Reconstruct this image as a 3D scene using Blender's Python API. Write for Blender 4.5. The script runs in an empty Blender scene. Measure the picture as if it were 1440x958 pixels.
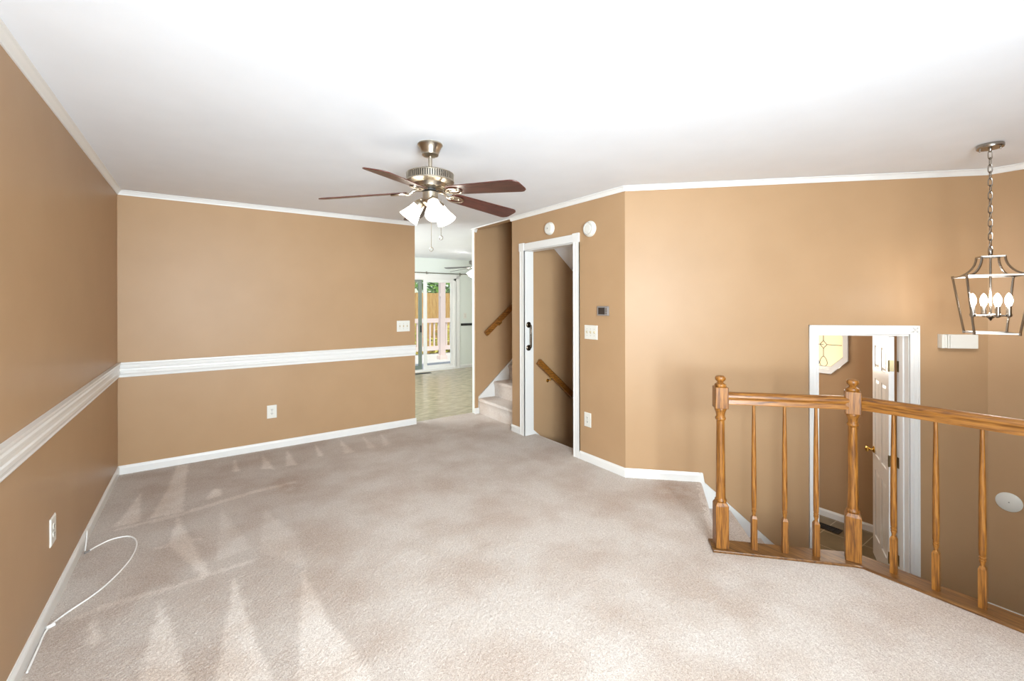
import bpy, bmesh, math, random
import numpy as np
from mathutils import Vector, Matrix

SC = bpy.context.scene
COL = SC.collection
rnd = random.Random(7)
PI = math.pi

# ------------------------------------------------------------------ camera
F_PX, YAW, ROLL, H0, EYE = 615.91, 0.61573, -0.00253, 426.43, 1.478
cam_d = bpy.data.cameras.new('camera')
cam = bpy.data.objects.new('camera', cam_d)
COL.objects.link(cam)
cam_d.sensor_fit = 'HORIZONTAL'
cam_d.sensor_width = 36.0
cam_d.lens = F_PX / 1440.0 * 36.0
cam_d.shift_y = -(479.0 - H0) / 1440.0
cam_d.clip_start = 0.02
cam_d.clip_end = 200
fw = Vector((math.sin(YAW), math.cos(YAW), 0))
rt = Vector((math.cos(YAW), -math.sin(YAW), 0))
up = Vector((0, 0, 1))
cr, sr = math.cos(ROLL), math.sin(ROLL)
rc = rt * cr + up * sr
uc = rt * -sr + up * cr
m = Matrix.Identity(4)
for i in range(3):
    m[i][0], m[i][1], m[i][2] = rc[i], uc[i], -fw[i]
m[2][3] = EYE
cam.matrix_world = m
SC.camera = cam

# ------------------------------------------------------------------ exposure, world, lights
SC.view_settings.view_transform = 'Standard'
SC.view_settings.look = 'None'
SC.view_settings.gamma = 1.0
SC.view_settings.exposure = 0.1
SC.view_settings.use_curve_mapping = False

world = bpy.data.worlds.new('sky')
SC.world = world
world.use_nodes = True
wn = world.node_tree
sky = wn.nodes.new('ShaderNodeTexSky')
sky.sky_type = 'NISHITA'
sky.sun_disc = False
sky.sun_elevation = math.radians(58)
sky.sun_rotation = math.radians(200)
bg = wn.nodes['Background']
wn.links.new(sky.outputs[0], bg.inputs[0])
bg.inputs[1].default_value = 0.22


def sun(direction, power, color, angle=0.5):
    d = bpy.data.lights.new('sun', 'SUN')
    d.energy, d.color, d.angle = power, color, math.radians(angle)
    o = bpy.data.objects.new('sun', d)
    COL.objects.link(o)
    o.rotation_euler = Vector(direction).to_track_quat('-Z', 'Y').to_euler()
    return o


def area(name, loc, direction, sx, sy, power, color=(1, 1, 1), spread=180):
    d = bpy.data.lights.new(name, 'AREA')
    d.shape = 'RECTANGLE'
    d.size, d.size_y, d.energy, d.color = sx, sy, power, color
    d.spread = math.radians(spread)
    o = bpy.data.objects.new(name, d)
    COL.objects.link(o)
    o.location = loc
    o.rotation_euler = Vector(direction).to_track_quat('-Z', 'Y').to_euler()
    return o


def point(name, loc, power, color=(1, 1, 1), r=0.05):
    d = bpy.data.lights.new(name, 'POINT')
    d.energy, d.color, d.shadow_soft_size = power, color, r
    o = bpy.data.objects.new(name, d)
    COL.objects.link(o)
    o.location = loc
    return o


sun((0.30, 0.62, -0.95), 4.6, (1.0, 0.95, 0.86))
# daylight entering by the living-room window behind the camera
area('window_daylight', (-0.05, -1.40, 1.45), (0.38, 1, 0.14), 1.3, 1.4, 188, (0.80, 0.92, 1.0), 125)
# added fill lights to brighten the kitchen and the stairwell, with no real source
area('kitchen_fill', (0.2, 7.1, 1.5), (1, 0, 0.2), 1.6, 1.3, 105, (1.0, 1.0, 1.0))
area('stairwell_fill', (4.3, 4.6, 4.85), (-.1, 0, -1), 1.6, 0.7, 2.5, (1.0, 0.98, 0.95))

# ------------------------------------------------------------------ materials
def lin(c):
    out = []
    for v in c:
        v /= 255.0
        out.append(v / 12.92 if v <= 0.04045 else ((v + 0.055) / 1.055) ** 2.4)
    return (*out, 1.0)


def mat(name, rgb, rough=0.5, metal=0.0, emit=None, es=0.0, spec=None):
    mt = bpy.data.materials.new(name)
    mt.use_nodes = True
    b = mt.node_tree.nodes['Principled BSDF']
    b.inputs['Base Color'].default_value = lin(rgb)
    b.inputs['Roughness'].default_value = rough
    b.inputs['Metallic'].default_value = metal
    if spec is not None:
        b.inputs['Specular IOR Level'].default_value = spec
    if emit is not None:
        b.inputs['Emission Color'].default_value = lin(emit)
        b.inputs['Emission Strength'].default_value = es
    return mt


def noisy(name, rgb_a, rgb_b, scale, rough=0.5, bump=0.0, detail=4, stretch=(1, 1, 1), rot=(0, 0, 0), metal=0.0, spec=None, bdist=0.002):
    mt = mat(name, rgb_a, rough, metal, spec=spec)
    nt = mt.node_tree
    b = nt.nodes['Principled BSDF']
    tc = nt.nodes.new('ShaderNodeTexCoord')
    mp = nt.nodes.new('ShaderNodeMapping')
    mp.inputs['Scale'].default_value = stretch
    mp.inputs['Rotation'].default_value = rot
    nz = nt.nodes.new('ShaderNodeTexNoise')
    nz.inputs['Scale'].default_value = scale
    nz.inputs['Detail'].default_value = detail
    rp = nt.nodes.new('ShaderNodeValToRGB')
    rp.color_ramp.elements[0].color = lin(rgb_a)
    rp.color_ramp.elements[1].color = lin(rgb_b)
    rp.color_ramp.elements[0].position = 0.3
    rp.color_ramp.elements[1].position = 0.7
    nt.links.new(tc.outputs['Object'], mp.inputs[0])
    nt.links.new(mp.outputs[0], nz.inputs['Vector'])
    nt.links.new(nz.outputs[0], rp.inputs[0])
    nt.links.new(rp.outputs[0], b.inputs['Base Color'])
    if bump:
        bp = nt.nodes.new('ShaderNodeBump')
        bp.inputs['Strength'].default_value = bump
        bp.inputs['Distance'].default_value = bdist
        nt.links.new(nz.outputs[0], bp.inputs['Height'])
        nt.links.new(bp.outputs[0], b.inputs['Normal'])
    return mt


def wood(name, dark, mid, light, along='z', rough=0.35, scale=1.0):
    """oak: long streaks of grain along one axis with finer pores over them"""
    mt = mat(name, mid, rough)
    nt = mt.node_tree
    b = nt.nodes['Principled BSDF']
    tc = nt.nodes.new('ShaderNodeTexCoord')
    mp = nt.nodes.new('ShaderNodeMapping')
    if along == 'z':
        mp.inputs['Scale'].default_value = (1, 1, 0.07)
    elif along == 'y':
        mp.inputs['Scale'].default_value = (1, 0.07, 1)
    elif along == 'x':
        mp.inputs['Scale'].default_value = (0.07, 1, 1)
    else:
        mp.vector_type = 'TEXTURE'
        mp.inputs['Rotation'].default_value = (0, 0, -along)
        mp.inputs['Scale'].default_value = (1 / 0.07, 1, 1)
    n1 = nt.nodes.new('ShaderNodeTexNoise')
    n1.inputs['Scale'].default_value = 100 * scale
    n1.inputs['Detail'].default_value = 3
    n1.inputs['Distortion'].default_value = 0.6
    n2 = nt.nodes.new('ShaderNodeTexNoise')
    n2.inputs['Scale'].default_value = 260 * scale
    n2.inputs['Detail'].default_value = 2
    mx = nt.nodes.new('ShaderNodeMath')
    mx.operation = 'MULTIPLY_ADD'
    mx.inputs[1].default_value = 0.3
    rp = nt.nodes.new('ShaderNodeValToRGB')
    e = rp.color_ramp.elements
    e[0].position, e[0].color = 0.44, lin(dark)
    e[1].position, e[1].color = 0.86, lin(light)
    q = e.new(0.6)
    q.color = lin(mid)
    L = nt.links.new
    L(tc.outputs['Object'], mp.inputs[0])
    L(mp.outputs[0], n1.inputs['Vector'])
    L(mp.outputs[0], n2.inputs['Vector'])
    L(n2.outputs[0], mx.inputs[0])
    L(n1.outputs[0], mx.inputs[2])
    L(mx.outputs[0], rp.inputs[0])
    L(rp.outputs[0], b.inputs['Base Color'])
    return mt


TAN = noisy('tan_paint', (177, 143, 107), (181, 147, 111), 3.0, rough=0.42, bump=0.04, spec=0.25)
WHITE = mat('white_trim_paint', (233, 231, 227), 0.3)
CEIL = noisy('ceiling_paint', (240, 243, 248), (243, 246, 251), 4.0, rough=0.85, spec=0.2)
MINT = mat('pale_mint_paint', (226, 231, 224), 0.5)
OAK_Z = wood('oak_upright', (80, 44, 12), (126, 78, 26), (162, 108, 44), 'z')
OAK_Y = wood('oak_rail', (80, 44, 12), (126, 78, 26), (162, 108, 44), 'y')
OAK_X = wood('oak_rail_x', (80, 44, 12), (124, 76, 26), (156, 104, 44), 'x')
OAK_D = wood('oak_diagonal', (80, 44, 12), (126, 78, 26), (162, 108, 44), PI / 4)
OAK_BY = wood('oak_board', (72, 44, 18), (106, 68, 30), (130, 90, 44), 'y', 0.4)
CHERRY = wood('cherry_blade', (42, 18, 13), (70, 32, 25), (92, 48, 38), 'x', 0.32, 0.6)
NICKEL = mat('brushed_nickel', (160, 154, 146), 0.26, 1.0)
PEWTER = mat('antique_pewter', (180, 170, 154), 0.30, 1.0)
BRASS = mat('polished_brass', (214, 176, 96), 0.22, 1.0)
BRONZE = mat('dark_bronze', (92, 82, 72), 0.25, 1.0)
HINGE = mat('old_brass_hinge', (150, 136, 104), 0.35, 1.0)
BLACK = mat('black_plastic', (26, 25, 24), 0.5)
PLAST = mat('white_plastic', (226, 223, 214), 0.35)
IVORY = mat('ivory_plastic', (196, 180, 146), 0.4)
SLOT = mat('slot_shadow_plastic', (58, 52, 38), 0.6)
GREY = mat('grey_plastic', (140, 134, 130), 0.4)
SCREEN = mat('dark_screen', (58, 50, 46), 0.2)
GLOW = mat('lit_frosted_glass', (255, 250, 240), 0.4, emit=(255, 246, 230), es=9.0)
BULB = mat('lit_bulb', (255, 250, 240), 0.3, emit=(255, 250, 244), es=105.0)
KGLOW = mat('lit_kitchen_glass', (255, 255, 250), 0.4, emit=(255, 252, 245), es=30.0)
DAYPANE = mat('daylit_leaded_glass', (226, 212, 170), 0.3, emit=(255, 238, 190), es=0.5)
WINPANE = mat('daylit_window_glass', (240, 245, 250), 0.2, emit=(255, 253, 248), es=1.5)
LEAD = mat('lead_came', (96, 94, 84), 0.5, 0.3)
CABLE = mat('white_cable', (246, 244, 240), 0.35)
DECKW = mat('white_deck_paint', (222, 198, 192), 0.5)
FENCE = noisy('weathered_fence', (176, 128, 70), (214, 172, 108), 6, 0.8, stretch=(6, 6, 0.5))
BARK = noisy('bark', (70, 58, 46), (104, 90, 72), 20, 0.9, stretch=(1, 1, 0.2))
LEAF = noisy('leaf_green', (62, 104, 38), (132, 168, 72), 2.5, 0.5)
LEAF2 = noisy('leaf_yellow', (150, 150, 60), (206, 190, 96), 2.5, 0.5)
ROCK = noisy('leaf_litter', (120, 104, 80), (176, 160, 128), 5, 0.9, bump=0.3)
DECKF = noisy('deck_boards', (205, 198, 190), (222, 216, 210), 9, 0.7, stretch=(0.4, 6, 1))
VENT = mat('dark_floor_register', (44, 36, 30), 0.4, 0.6)


def tile_mat():
    mt = noisy('stone_floor_tile', (100, 84, 58), (128, 110, 82), 5, 0.35)
    nt = mt.node_tree
    b = nt.nodes['Principled BSDF']
    tc = nt.nodes.new('ShaderNodeTexCoord')
    br = nt.nodes.new('ShaderNodeTexBrick')
    br.offset = 0.0
    br.inputs['Scale'].default_value = 1.0
    br.inputs['Brick Width'].default_value = 0.33
    br.inputs['Row Height'].default_value = 0.33
    br.inputs['Mortar Size'].default_value = 0.004
    br.inputs['Mortar'].default_value = lin((176, 160, 132))
    mp = nt.nodes.new('ShaderNodeMapping')
    mp.inputs['Location'].default_value = (0.13, 0.17, 0)
    src = b.inputs['Base Color'].links[0].from_socket
    nt.links.new(tc.outputs['Object'], mp.inputs[0])
    nt.links.new(mp.outputs[0], br.inputs['Vector'])
    nt.links.new(src, br.inputs['Color1'])
    nt.links.new(src, br.inputs['Color2'])
    nt.links.new(br.outputs['Color'], b.inputs['Base Color'])
    return mt


TILE = tile_mat()
VINYL = noisy('kitchen_vinyl', (150, 138, 110), (192, 178, 148), 7, 0.22, stretch=(1, 2.2, 1), spec=0.5, detail=6)


def carpet_mat(name, marks):
    """cut pile: mottled fibre tips, lighter where the vacuum laid the pile the other way, and painted lighter on the lit side"""
    mt = mat(name, (190, 172, 160), 1.0, spec=0.05)
    nt = mt.node_tree
    b = nt.nodes['Principled BSDF']
    b.inputs['Sheen Weight'].default_value = 0.12
    L = nt.links.new
    tc = nt.nodes.new('ShaderNodeTexCoord')
    fine = nt.nodes.new('ShaderNodeTexNoise')
    fine.inputs['Scale'].default_value = 240
    fine.inputs['Detail'].default_value = 3
    mid = nt.nodes.new('ShaderNodeTexNoise')
    mid.inputs['Scale'].default_value = 105
    mid.inputs['Detail'].default_value = 3
    big = nt.nodes.new('ShaderNodeTexNoise')
    big.inputs['Scale'].default_value = 2.6
    big.inputs['Detail'].default_value = 3
    for n in (fine, mid, big):
        L(tc.outputs['Object'], n.inputs['Vector'])
    add = nt.nodes.new('ShaderNodeMath')
    add.operation = 'MULTIPLY_ADD'
    add.inputs[1].default_value = 0.5
    L(mid.outputs[0], add.inputs[0])
    L(fine.outputs[0], add.inputs[2])
    rp = nt.nodes.new('ShaderNodeValToRGB')
    e = rp.color_ramp.elements
    e[0].position, e[0].color = 0.5, lin((186, 171, 159))
    e[1].position, e[1].color = 0.98, lin((243, 236, 228))
    L(add.outputs[0], rp.inputs[0])
    soil = nt.nodes.new('ShaderNodeMix')
    soil.data_type = 'RGBA'
    soil.blend_type = 'MULTIPLY'
    rb = nt.nodes.new('ShaderNodeValToRGB')
    rb.color_ramp.elements[0].position, rb.color_ramp.elements[0].color = 0.35, lin((236, 228, 222))
    rb.color_ramp.elements[1].position, rb.color_ramp.elements[1].color = 0.6, (1, 1, 1, 1)
    L(big.outputs[0], rb.inputs[0])
    soil.inputs['Factor'].default_value = 1.0
    L(rp.outputs[0], soil.inputs[6])
    L(rb.outputs[0], soil.inputs[7])
    out = soil.outputs[2]
    if marks:
        at = nt.nodes.new('ShaderNodeAttribute')
        at.attribute_name = 'nap_and_light'
        nap_and_light = nt.nodes.new('ShaderNodeMix')
        nap_and_light.data_type = 'RGBA'
        L(at.outputs['Fac'], nap_and_light.inputs['Factor'])
        mul = nt.nodes.new('ShaderNodeMix')
        mul.data_type = 'RGBA'
        mul.blend_type = 'MULTIPLY'
        mul.inputs['Factor'].default_value = 1.0
        mul.inputs[7].default_value = lin((226, 223, 221))
        L(out, mul.inputs[6])
        L(mul.outputs[2], nap_and_light.inputs[6])
        L(out, nap_and_light.inputs[7])
        out = nap_and_light.outputs[2]
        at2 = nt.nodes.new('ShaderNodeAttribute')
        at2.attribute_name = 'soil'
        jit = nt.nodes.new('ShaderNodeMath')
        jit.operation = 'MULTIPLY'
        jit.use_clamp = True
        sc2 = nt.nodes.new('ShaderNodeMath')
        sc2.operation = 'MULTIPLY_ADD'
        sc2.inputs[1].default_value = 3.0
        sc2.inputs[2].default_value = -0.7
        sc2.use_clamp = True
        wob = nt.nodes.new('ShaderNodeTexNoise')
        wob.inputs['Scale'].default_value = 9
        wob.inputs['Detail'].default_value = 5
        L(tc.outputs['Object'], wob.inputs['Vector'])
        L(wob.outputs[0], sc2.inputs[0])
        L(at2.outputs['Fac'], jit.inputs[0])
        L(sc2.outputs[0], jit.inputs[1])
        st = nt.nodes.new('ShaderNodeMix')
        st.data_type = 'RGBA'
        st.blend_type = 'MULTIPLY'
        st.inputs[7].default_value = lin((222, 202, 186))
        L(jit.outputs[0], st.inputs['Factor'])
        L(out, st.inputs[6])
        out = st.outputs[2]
    L(out, b.inputs['Base Color'])
    bp = nt.nodes.new('ShaderNodeBump')
    bp.inputs['Strength'].default_value = 0.55
    bp.inputs['Distance'].default_value = 0.006
    L(add.outputs[0], bp.inputs['Height'])
    L(bp.outputs[0], b.inputs['Normal'])
    return mt


CARPET = carpet_mat('beige_carpet', True)
STAIRC = carpet_mat('stair_carpet', False)


def glass_mat():
    mt = bpy.data.materials.new('clear_glass')
    mt.use_nodes = True
    nt = mt.node_tree
    nt.nodes.remove(nt.nodes['Principled BSDF'])
    tr = nt.nodes.new('ShaderNodeBsdfTransparent')
    tr.inputs[0].default_value = (0.93, 0.96, 0.94, 1)
    gl = nt.nodes.new('ShaderNodeBsdfGlossy')
    gl.inputs['Roughness'].default_value = 0.02
    mx = nt.nodes.new('ShaderNodeMixShader')
    mx.inputs[0].default_value = 0.06
    nt.links.new(tr.outputs[0], mx.inputs[1])
    nt.links.new(gl.outputs[0], mx.inputs[2])
    nt.links.new(mx.outputs[0], nt.nodes['Material Output'].inputs[0])
    return mt


GLASS = glass_mat()

# ------------------------------------------------------------------ mesh helpers
def wloc(o):
    v = Vector((0, 0, 0))
    while o is not None:
        v += o.location
        o = o.parent
    return v


class MB:
    def __init__(self):
        self.bm = bmesh.new()

    def _add(self, pts, faces, M=None):
        vs = [self.bm.verts.new((M @ Vector(p)) if M is not None else p) for p in pts]
        for f in faces:
            try:
                self.bm.faces.new([vs[i] for i in f])
            except ValueError:
                pass
        return self

    def box(self, x0, x1, y0, y1, z0, z1, M=None):
        p = [(x, y, z) for z in (z0, z1) for y in (y0, y1) for x in (x0, x1)]
        f = [(0, 2, 3, 1), (4, 5, 7, 6), (0, 1, 5, 4), (2, 6, 7, 3), (0, 4, 6, 2), (1, 3, 7, 5)]
        return self._add(p, f, M)

    def prism(self, poly, z0, z1, M=None):
        n = len(poly)
        p = [(x, y, z0) for x, y in poly] + [(x, y, z1) for x, y in poly]
        f = [tuple(reversed(range(n))), tuple(range(n, 2 * n))]
        f += [(i, (i + 1) % n, n + (i + 1) % n, n + i) for i in range(n)]
        return self._add(p, f, M)

    def lathe(self, prof, seg=24, M=None, cap=True):
        p, f = [], []
        for r, z in prof:
            for k in range(seg):
                a = 2 * PI * k / seg
                p.append((r * math.cos(a), r * math.sin(a), z))
        for i in range(len(prof) - 1):
            for k in range(seg):
                k2 = (k + 1) % seg
                f.append((i * seg + k, i * seg + k2, (i + 1) * seg + k2, (i + 1) * seg + k))
        if cap:
            f.append(tuple(reversed(range(seg))))
            f.append(tuple((len(prof) - 1) * seg + k for k in range(seg)))
        return self._add(p, f, M)

    def tube(self, pts, r, seg=8, closed=False, M=None, square=False):
        pts = [Vector(q) for q in pts]
        n = len(pts)
        if square:
            seg = 4
        tang = []
        for i in range(n):
            a = pts[(i - 1) % n] if (closed or i > 0) else pts[i]
            b = pts[(i + 1) % n] if (closed or i < n - 1) else pts[i]
            tang.append((b - a).normalized())
        ref = Vector((0, 0, 1)) if abs(tang[0].z) < 0.9 else Vector((1, 0, 0))
        nrm = (ref - tang[0] * ref.dot(tang[0])).normalized()
        P, Fc = [], []
        for i in range(n):
            nrm = (nrm - tang[i] * nrm.dot(tang[i])).normalized()
            bi = tang[i].cross(nrm)
            rr = r[i] if isinstance(r, (list, tuple)) else r
            for k in range(seg):
                a = 2 * PI * (k + (0.5 if square else 0)) / seg
                P.append(pts[i] + nrm * (math.cos(a) * rr) + bi * (math.sin(a) * rr))
        m_ = n if closed else n - 1
        for i in range(m_):
            j = (i + 1) % n
            for k in range(seg):
                k2 = (k + 1) % seg
                Fc.append((i * seg + k, i * seg + k2, j * seg + k2, j * seg + k))
        if not closed:
            Fc.append(tuple(reversed(range(seg))))
            Fc.append(tuple((n - 1) * seg + k for k in range(seg)))
        return self._add(P, Fc, M)

    def sweep(self, prof, p0, p1, nrm):
        """profile of (distance out from the wall, z) run straight from p0 to p1"""
        n = len(prof)
        P = []
        for q in (p0, p1):
            for o, z in prof:
                P.append((q[0] + nrm[0] * o, q[1] + nrm[1] * o, (q[2] if len(q) > 2 else 0) + z))
        f = [tuple(range(n)), tuple(reversed(range(n, 2 * n)))]
        f += [(i, n + i, n + (i + 1) % n, (i + 1) % n) for i in range(n)]
        return self._add(P, f)

    def build(self, name, material, parent=None, world=True, smooth=False, bevel=0.0, org=None):
        bmesh.ops.recalc_face_normals(self.bm, faces=self.bm.faces[:])
        off = Vector((0, 0, 0))
        if parent is not None and world:
            off = wloc(parent)
        if org is not None:
            off = Vector(org)
        if off.length > 0:
            bmesh.ops.translate(self.bm, verts=self.bm.verts[:], vec=-off)
        me = bpy.data.meshes.new(name)
        self.bm.to_mesh(me)
        self.bm.free()
        me.materials.append(material)
        if smooth:
            me.polygons.foreach_set('use_smooth', [True] * len(me.polygons))
            me.set_sharp_from_angle(angle=math.radians(38))
        o = bpy.data.objects.new(name, me)
        COL.objects.link(o)
        if org is not None:
            o.location = Vector(org)
        if parent is not None:
            o.parent = parent
        if bevel:
            bv = o.modifiers.new('bevel', 'BEVEL')
            bv.width, bv.segments, bv.limit_method = bevel, 2, 'ANGLE'
        return o


def thing(name, label, cat, loc, rz=0.0, group=None):
    o = bpy.data.objects.new(name, None)
    o.empty_display_size = 0.05
    COL.objects.link(o)
    o.location = loc
    o.rotation_euler = (0, 0, rz)
    return tag(o, label, cat, group)


def tag(o, label, cat, group=None):
    o['label'], o['category'] = label, cat
    if group:
        o['group'] = group
    return o


def struct(o, label=None, cat=None):
    o['kind'] = 'structure'
    if label:
        o['label'] = label
    if cat:
        o['category'] = cat
    return o


def dup(o, parent=None, loc=None, rz=None):
    c = o.copy()
    COL.objects.link(c)
    if parent is not None:
        c.parent = parent
    if loc is not None:
        c.location = loc
    if rz is not None:
        c.rotation_euler = (c.rotation_euler[0], c.rotation_euler[1], rz)
    for ch in [q for q in bpy.data.objects if q.parent == o]:
        dup(ch, c)
    return c


def frame(p, ax):
    """matrix: local x along ax (2D), local y to its left, z up, origin p"""
    ax = Vector((ax[0], ax[1], 0)).normalized()
    ay = Vector((-ax.y, ax.x, 0))
    M = Matrix.Identity(4)
    for i in range(3):
        M[i][0], M[i][1], M[i][2] = ax[i], ay[i], (0, 0, 1)[i]
    M[0][3], M[1][3], M[2][3] = p[0], p[1], (p[2] if len(p) > 2 else 0)
    return M


def wall_mb(mb, M, length, t0, t1, z0, z1, holes=()):
    """boxes round rectangular holes (s0, s1, z0, z1) in a wall of the local frame M"""
    xs = sorted({0.0, length, *[h[0] for h in holes], *[h[1] for h in holes]})
    for a, b in zip(xs, xs[1:]):
        cuts = sorted([(h[2], h[3]) for h in holes if h[0] <= a + 1e-6 and h[1] >= b - 1e-6])
        z = z0
        for c0, c1 in cuts:
            if c0 > z + 1e-6:
                mb.box(a, b, t0, t1, z, c0, M)
            z = max(z, c1)
        if z < z1 - 1e-6:
            mb.box(a, b, t0, t1, z, z1, M)
    return mb


# ------------------------------------------------------------------ plan of the house
XL, YB, XD, CZ = -0.598, 5.06, 2.93, 2.465
P0 = Vector((2.93, 2.48))                       # corner of the door wall and the angled wall
DA = Vector((1, -1)).normalized()               # along the angled wall
NA = Vector((-1, -1)).normalized()              # out of the angled wall, into the room
S_END = 2.632
CX, CY = P0.x + DA.x * S_END, P0.y + DA.y * S_END   # corner (4.79, .62)
FZ = -0.84                                      # foyer floor
YF = -1.9                                       # front wall
YK = 8.84                                       # kitchen far wall
XP = 5.51                                       # powder-room outside wall

# floor of the living room: slab, then carpet pile over it
n1c = Vector((2.543, 1.427))                    # newel posts
n2c = Vector((3.020, 0.916))
NOS_A, NOS_B = Vector((2.605, 1.495)), Vector((3.345, 2.065))
poly = [(XL, YF), (3.11, YF), (3.11, 0.92), (NOS_A.x, NOS_A.y), (NOS_B.x, NOS_B.y), (2.93, 2.48), (2.93, 3.09), (3.055, 3.09),
        (3.055, 3.905), (2.93, 3.905), (2.93, 4.14), (3.03, 4.14), (3.03, 5.06), (2.976, 5.06), (2.976, 5.14), (2.125, 5.14), (2.125, 5.06), (XL, 5.06)]
struct(MB().prism(poly, -0.24, -0.006).build('floor', ROCK))


def inside(px, py, pg):
    r = np.zeros(px.shape, bool)
    n = len(pg)
    for i in range(n):
        x0, y0 = pg[i]
        x1, y1 = pg[(i + 1) % n]
        if y0 == y1:
            continue
        c = ((y0 > py) != (y1 > py)) & (px < (x1 - x0) * (py - y0) / (y1 - y0) + x0)
        r ^= c
    return r


MARKS = [[(-0.395, 4.484), (-0.479, 3.877), (-0.347, 3.887)], [(-0.193, 5.04), (-0.106, 5.022), (-0.119, 3.885), (-0.296, 3.911), (-0.227, 4.444)],
         [(-0.146, 3.853), (-0.164, 3.402), (-0.001, 2.901), (0.034, 2.906)], [(0.065, 4.234), (0.121, 4.195), (0.117, 4.055), (0.018, 4.021)],
         [(0.483, 4.901), (0.524, 4.42), (0.431, 4.487)], [(0.697, 4.953), (0.708, 4.415), (0.618, 4.437)], [(0.964, 4.982), (0.966, 4.53), (0.911, 4.545)],
         [(1.221, 5.006), (1.237, 4.46), (1.134, 4.458)], [(1.452, 4.967), (1.458, 4.486), (1.372, 4.467)], [(1.649, 4.923), (1.617, 4.512), (1.531, 4.461)],
         [(0.244, 4.929), (0.272, 4.54), (0.215, 4.561)], [(-0.422, 2.855), (-0.362, 2.588), (-0.413, 2.624)],
         [(-0.177, 2.836), (-0.125, 2.581), (-0.049, 2.137), (-0.06, 1.6), (-0.2, 1.6), (-0.202, 2.246)],
         [(0.136, 2.849), (0.201, 2.135), (0.221, 1.944), (0.22, 1.5), (0.03, 1.5), (0.04, 2.074), (0.092, 2.46)],
         [(0.449, 2.65), (0.48, 2.184), (0.528, 1.902), (0.56, 1.4), (0.3, 1.4), (0.299, 1.889)],
         [(0.359, 3.608), (0.491, 3.065), (0.475, 2.655), (0.279, 2.992)], [(0.109, 3.788), (0.242, 3.074), (0.063, 3.032)],
         [(-0.477, 3.865), (-0.147, 3.879), (0.316, 4.006), (0.646, 4.025), (0.639, 3.985), (0.311, 3.946), (-0.145, 3.827), (-0.471, 3.817)],
         [(-0.506, 2.881), (-0.374, 2.919), (-0.181, 2.907), (0.022, 2.916), (0.256, 2.937), (0.254, 2.912), (0.021, 2.885), (-0.179, 2.864), (-0.369, 2.878), (-0.5, 2.849)],
         [(-0.25, 3.42), (0.0, 3.40), (0.0, 3.37), (-0.25, 3.39)]]


def carpet():
    h = 0.012
    xs = np.arange(XL, 3.40, h)
    ys = np.arange(YF, 5.16, h)
    gx, gy = np.meshgrid(xs, ys)
    nx, ny = len(xs), len(ys)
    rs = np.random.RandomState(3)
    jx = gx + rs.normal(0, 0.005, gx.shape)
    jy = gy + rs.normal(0, 0.005, gy.shape)
    nap_and_light = np.zeros(gx.shape)
    for i, pg in enumerate(MARKS):
        w = 0.45 if i in (15, 16) else (0.7 if i in (17, 18, 19) else 1.0)
        nap_and_light = np.maximum(nap_and_light, inside(jx, jy, pg) * w)
    # lighter toward the right, where light falls; painted into the pile tone
    mid = np.clip((gx - 0.15 - 0.25 * (gy - 2.0)) / 0.7, 0, 1)
    nap_and_light = np.maximum(nap_and_light, mid * 0.45)
    for _ in range(1):
        q = nap_and_light.copy()
        q[1:-1, 1:-1] = (nap_and_light[1:-1, 1:-1] * 2 + nap_and_light[:-2, 1:-1] + nap_and_light[2:, 1:-1] + nap_and_light[1:-1, :-2] + nap_and_light[1:-1, 2:]) / 6
        nap_and_light = q
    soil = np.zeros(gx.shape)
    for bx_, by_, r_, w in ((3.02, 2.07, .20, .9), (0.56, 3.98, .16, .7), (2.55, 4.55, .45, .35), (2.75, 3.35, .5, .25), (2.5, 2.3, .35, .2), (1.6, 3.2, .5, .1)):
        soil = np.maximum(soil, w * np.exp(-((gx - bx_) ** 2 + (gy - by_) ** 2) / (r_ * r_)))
    keep = inside(gx[:-1, :-1] + h / 2, gy[:-1, :-1] + h / 2, poly)
    gz = 0.002 * rs.rand(*gx.shape)
    idx = np.arange(nx * ny).reshape(ny, nx)
    q = np.stack([idx[:-1, :-1], idx[:-1, 1:], idx[1:, 1:], idx[1:, :-1]], -1)[keep]
    used = np.unique(q)
    remap = -np.ones(nx * ny, int)
    remap[used] = np.arange(len(used))
    co = np.stack([gx, gy, gz], -1).reshape(-1, 3)[used]
    me = bpy.data.meshes.new('floor_carpet')
    me.from_pydata(co.tolist(), [], remap[q].tolist())
    a = me.attributes.new('nap_and_light', 'FLOAT', 'POINT')
    a.data.foreach_set('value', nap_and_light.reshape(-1)[used].astype(np.float32))
    a = me.attributes.new('soil', 'FLOAT', 'POINT')
    a.data.foreach_set('value', soil.reshape(-1)[used].astype(np.float32))
    me.materials.append(CARPET)
    o = bpy.data.objects.new('floor_carpet', me)
    COL.objects.link(o)
    return struct(o)


carpet()
struct(MB().box(-0.7, 6.6, 5.14, YK + 0.1, -0.2, 0.0).build('floor_kitchen', VINYL))
struct(MB().box(3.11, 4.85, YF, 2.2, FZ - 0.1, FZ).build('floor_foyer', TILE))
struct(MB().prism([(3.0, 3.0), (XP + .05, 3.0), (XP + .05, -0.1), (4.80, 0.64)], FZ - 0.1, FZ - 0.001).build('floor_powder', TILE))
struct(MB().box(3.0, 6.7, 3.05, 3.95, -2.75, -2.65).build('floor_basement', STAIRC))

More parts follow.
